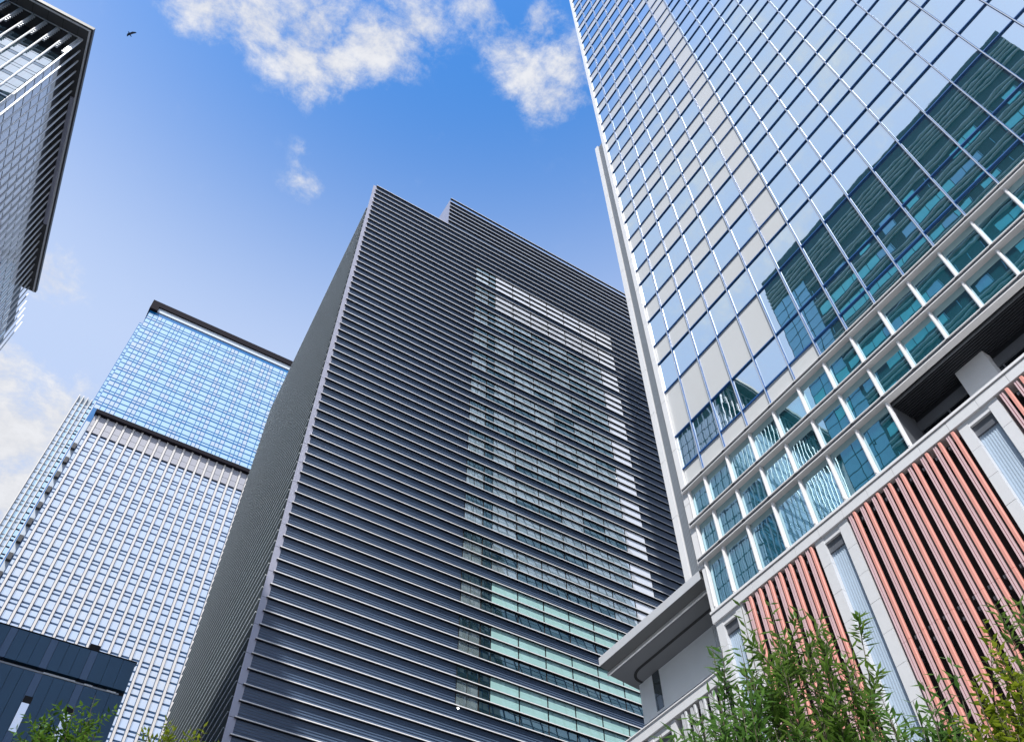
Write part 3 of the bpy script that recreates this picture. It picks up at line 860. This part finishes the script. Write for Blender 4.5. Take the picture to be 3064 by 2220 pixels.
# end bay: blue gridded glazing
for f in range(48):
    z1 = SH - 7.5 - f * 2.05
    if z1 < 5: break
    for i in range(3):
        b.box((0, -6.3 + i * 2.1, z1 - 1.85), (0.06, -6.3 + i * 2.1 + 1.95, z1), 1 if (rr.random() < .25 and 8 < f < 14) else 3)
b.build('street_front', [SPL, SCY, SDK, SCB], ST)
b = MB()
for f in range(26):
    for i in range(14): b.box((-2 - i * 2.0 - 1.8, 0, SH - 8 - f * 4.1), (-2 - i * 2.0, 0.05, SH - 5.6 - f * 4.1), 0)
b.build('end_glazing', [SCB], ST, kind='stuff')

# ------------------------------------------------------------------ trees
def leafmat(name, c1, c2):
    if name in MATS: return MATS[name]
    m = bpy.data.materials.new(name); m.use_nodes = True
    t = m.node_tree; b = t.nodes['Principled BSDF']
    g = t.nodes.new('ShaderNodeNewGeometry')
    r = t.nodes.new('ShaderNodeMix'); r.data_type = 'RGBA'
    t.links.new(g.outputs['Random Per Island'], r.inputs[0])
    r.inputs[6].default_value = (*c1, 1); r.inputs[7].default_value = (*c2, 1)
    t.links.new(r.outputs[2], b.inputs['Base Color'])
    b.inputs['Roughness'].default_value = 0.34
    tr = t.nodes.new('ShaderNodeBsdfTranslucent'); t.links.new(r.outputs[2], tr.inputs[0])
    mx = t.nodes.new('ShaderNodeMixShader'); mx.inputs[0].default_value = 0.3
    o = t.nodes['Material Output']
    t.links.new(b.outputs[0], mx.inputs[1]); t.links.new(tr.outputs[0], mx.inputs[2]); t.links.new(mx.outputs[0], o.inputs[0])
    MATS[name] = m
    return m


BARK = paint('bark', (0.055, 0.045, 0.025), 0.85, 0, 0.3, 6, 0.5, 30)


def add_leaf(b, p, d, up, ln, wd, rng):
    d = d.normalized(); s = d.cross(up)
    if s.length < 1e-3: s = d.orthogonal()
    s.normalize(); n = s.cross(d)
    k = len(b.v); droop = -n * ln * rng.uniform(0.02, 0.18)
    m1 = p + d * ln * .38; tip = p + d * ln + droop
    b.v += [p, m1 + s * wd - n * wd * .35, m1 - s * wd - n * wd * .35, m1 + droop * .2, tip]
    b.f += [(k, k + 1, k + 3), (k, k + 3, k + 2), (k + 1, k + 4, k + 3), (k + 2, k + 3, k + 4)]
    b.m += [0] * 4


def tree(name, label, cat, base, shoots, mat, seed, ln=0.13, wd=0.0145, per=70, twigs=3, trunk_r=0.07, split=2.6, tw_len=0.5):
    """shoots: list of world tip points; the trunk stands at base"""
    rng = random.Random(seed)
    t = thing(name, label, cat, (base[0], base[1], 0))
    o = Vector((base[0], base[1], 0))
    tb_, lf = MB(), MB()
    tb_.tube([(0, 0, -0.05), (0.03, 0.02, split * .5), (0, 0, split)], [trunk_r * 1.25, trunk_r, trunk_r * .8], 8)
    tb_.smooth = True; tb_.build('trunk', BARK, t)
    lb = MB(); lb.smooth = True
    for tip in shoots:
        T = Vector(tip) - o
        S0 = Vector((0, 0, split * rng.uniform(.75, 1.0)))
        mid = S0.lerp(T, 0.5) + Vector((T.x * .12, T.y * .12, -0.12 * T.z * .5))
        pts = [S0, S0.lerp(mid, .5) + Vector((rng.gauss(0, .04), rng.gauss(0, .04), -.05)), mid, mid.lerp(T, .55) + Vector((rng.gauss(0, .03), rng.gauss(0, .03), 0)), T]
        lb.tube(pts, [trunk_r * .3, trunk_r * .2, trunk_r * .13, trunk_r * .08, 0.003], 5)
        paths = [(pts[2], pts[3], pts[4])]
        for q in range(twigs):
            a = rng.uniform(.15, .9)
            s0 = pts[2].lerp(pts[4], a)
            dd = (T - S0).normalized() + Vector((rng.gauss(0, .55), rng.gauss(0, .55), rng.gauss(0.1, .3)))
            e = s0 + dd.normalized() * tw_len * rng.uniform(.5, 1.2)
            lb.tube([s0, e], [0.005, 0.002], 4)
            paths.append((s0, s0.lerp(e, .5), e))
        for pi, pth in enumerate(paths):
            n = per if pi == 0 else int(per * .55)
            for i in range(n):
                a = (i + rng.random()) / n
                p = pth[0].lerp(pth[1], a * 2) if a < .5 else pth[1].lerp(pth[2], a * 2 - 1)
                ax = (pth[2] - pth[0]).normalized()
                ph = i * 2.4 + rng.uniform(-.5, .5)
                s = ax.orthogonal().normalized(); u = ax.cross(s)
                rad = s * math.cos(ph) + u * math.sin(ph)
                d = rad * rng.uniform(.6, 1.0) + ax * rng.uniform(.25, .95) + Vector((0, 0, -.15))
                add_leaf(lf, p + rad * .006, d, Vector((0, 0, 1)), ln * rng.uniform(.6, 1.15), wd * rng.uniform(.8, 1.2), rng)
    lb.build('limbs', BARK, t)
    lf.build('foliage', mat, t, kind='stuff')
    return t


G1 = leafmat('leaf_olive', (0.055, 0.13, 0.018), (0.19, 0.31, 0.06))
G2 = leafmat('leaf_green', (0.06, 0.15, 0.03), (0.18, 0.34, 0.08))
G3 = leafmat('leaf_yellow_green', (0.12, 0.19, 0.012), (0.30, 0.36, 0.03))
G4 = leafmat('leaf_bright', (0.05, 0.13, 0.015), (0.16, 0.28, 0.04))
rg = random.Random(21)


def cloud_tips(boxes, d0, dj):
    o = []
    for (x0, y0, x1, y1, n) in boxes:
        for i in range(n): o.append(at(rg.uniform(x0, x1), rg.uniform(y0, y1), d0 + rg.uniform(-dj, dj)))
    return o


D1 = 7.6
tips = [at(2215, 1800, D1), at(2265, 1890, D1), at(2300, 1800, D1 + .2), at(2385, 1815, D1), at(2440, 1850, D1 - .2), at(2565, 1840, D1), at(2540, 1900, D1), at(2480, 1930, D1 + .3), at(2330, 1890, D1), at(2420, 1900, D1)]
tips += cloud_tips([(2250, 1920, 2600, 2060, 13), (2240, 2050, 2580, 2220, 15), (2230, 2200, 2580, 2360, 9)], D1, 0.5)
base1 = at(2400, 2600, D1)
tree('slender_tree', 'tallest leafy tree in front of the red fins, olive green lance leaves in upright shoots', 'tree', base1, tips, G1, 1, per=58, twigs=3, ln=0.14, wd=0.016)
tips = [at(2130, 1930, 7.2), at(2160, 1990, 7.2), at(2215, 1930, 7.3), at(2250, 2000, 7.2)] + cloud_tips([(2110, 1990, 2270, 2120, 8), (2060, 2120, 2290, 2230, 16), (1960, 2190, 2120, 2250, 6), (2050, 2230, 2290, 2380, 8)], 7.2, 0.3)
tree('young_tree', 'fresh green young tree left of the tallest one, before the pale terrace fins', 'tree', at(2190, 2600, 7.2), tips, G2, 2, per=46, twigs=2, ln=0.14, wd=0.016)
tips = [at(2840, 1960, 7.0), at(2800, 2010, 7.0), at(2760, 2040, 7.1)] + cloud_tips([(2650, 2080, 2860, 2200, 9), (2560, 2130, 2720, 2240, 7), (2600, 2200, 2880, 2360, 8)], 7.0, 0.4)
tree('willow_leaf_tree', 'green narrow leaved tree at the foot of the second blue grey niche', 'tree', at(2740, 2600, 7.0), tips, G2, 3, per=46, twigs=2, ln=0.14, wd=0.016)
tips = [at(2990, 1980, 6.6), at(2920, 2060, 6.6), at(3040, 2020, 6.6)] + cloud_tips([(2920, 2060, 3070, 2220, 11), (2990, 1970, 3090, 2060, 4), (2880, 2160, 3080, 2330, 8)], 6.6, 0.4)
tree('yellow_leaf_tree', 'yellow green leafy tree in the bottom right corner', 'tree', at(3010, 2600, 6.6), tips, G3, 4, ln=0.085, wd=0.02, per=50, twigs=3)
tips = [at(3030, 1800, 7.8), at(3000, 1840, 7.8), at(3060, 1850, 7.8)] + cloud_tips([(3010, 1860, 3110, 1990, 5), (3050, 1800, 3160, 2000, 6)], 7.8, 0.3)
tree('dark_leaf_tree', 'dark green branch tips of a tree at the right edge above the yellow green one', 'tree', at(3120, 2600, 7.8), tips, G1, 5, per=50, twigs=2)
tips = [at(285, 2080, 20), at(275, 2130, 20), at(225, 2110, 20), at(230, 2160, 20)] + cloud_tips([(120, 2160, 300, 2230, 26), (90, 2180, 160, 2230, 8), (110, 2230, 300, 2330, 14)], 20, 1.0)
tree('street_tree', 'bright green street tree top in front of the navy building', 'tree', at(210, 2600, 20), tips, G4, 6, ln=0.20, wd=0.035, per=40, twigs=3, trunk_r=0.12, split=8, tw_len=0.9)
tips = cloud_tips([(500, 2160, 620, 2230, 14), (420, 2190, 520, 2230, 8), (430, 2230, 620, 2320, 12)], 21, 1.0)
tree('sunlit_tree', 'yellow green tree top at the foot of the louvred tower side', 'tree', at(530, 2600, 21), tips, G3, 7, ln=0.18, wd=0.03, per=34, twigs=3, trunk_r=0.12, split=8, tw_len=0.9)

# ------------------------------------------------------------------ bird
bp = at(388, 103, 30)
BIRD = thing('bird', 'small dark bird flying in the blue sky right of the finned tower roof', 'bird', tuple(bp), R(40))
BIRD.scale = (0.6, 0.6, 0.6)
FEA = paint('dark_feather', (0.02, 0.035, 0.07), 0.6, 0, 0.2, 8)
b = MB(); b.smooth = True
b.tube([(-0.30, 0, 0.02), (-0.22, 0, 0.03), (-0.08, 0, 0.01), (0.08, 0, 0), (0.2, 0, 0.02), (0.3, 0, 0.03)], [0.012, 0.05, 0.085, 0.08, 0.04, 0.05], 8)
b.build('body', FEA, BIRD)
for s in (1, -1):
    b = MB()
    pts = [(-0.12, s * 0.05, 0.04), (0.10, s * 0.05, 0.03), (0.14, s * 0.32, 0.26), (0.20, s * 0.62, 0.38), (0.05, s * 0.55, 0.36), (-0.10, s * 0.3, 0.25)]
    b.v += [Vector(p) for p in pts] + [Vector((p[0], p[1], p[2] + 0.012)) for p in pts]
    b.f += [tuple(range(6)), tuple(range(11, 5, -1))] + [(i, i + 6, (i + 1) % 6 + 6, (i + 1) % 6) for i in range(6)]; b.m += [0] * 8
    b.build('wing', FEA, BIRD)
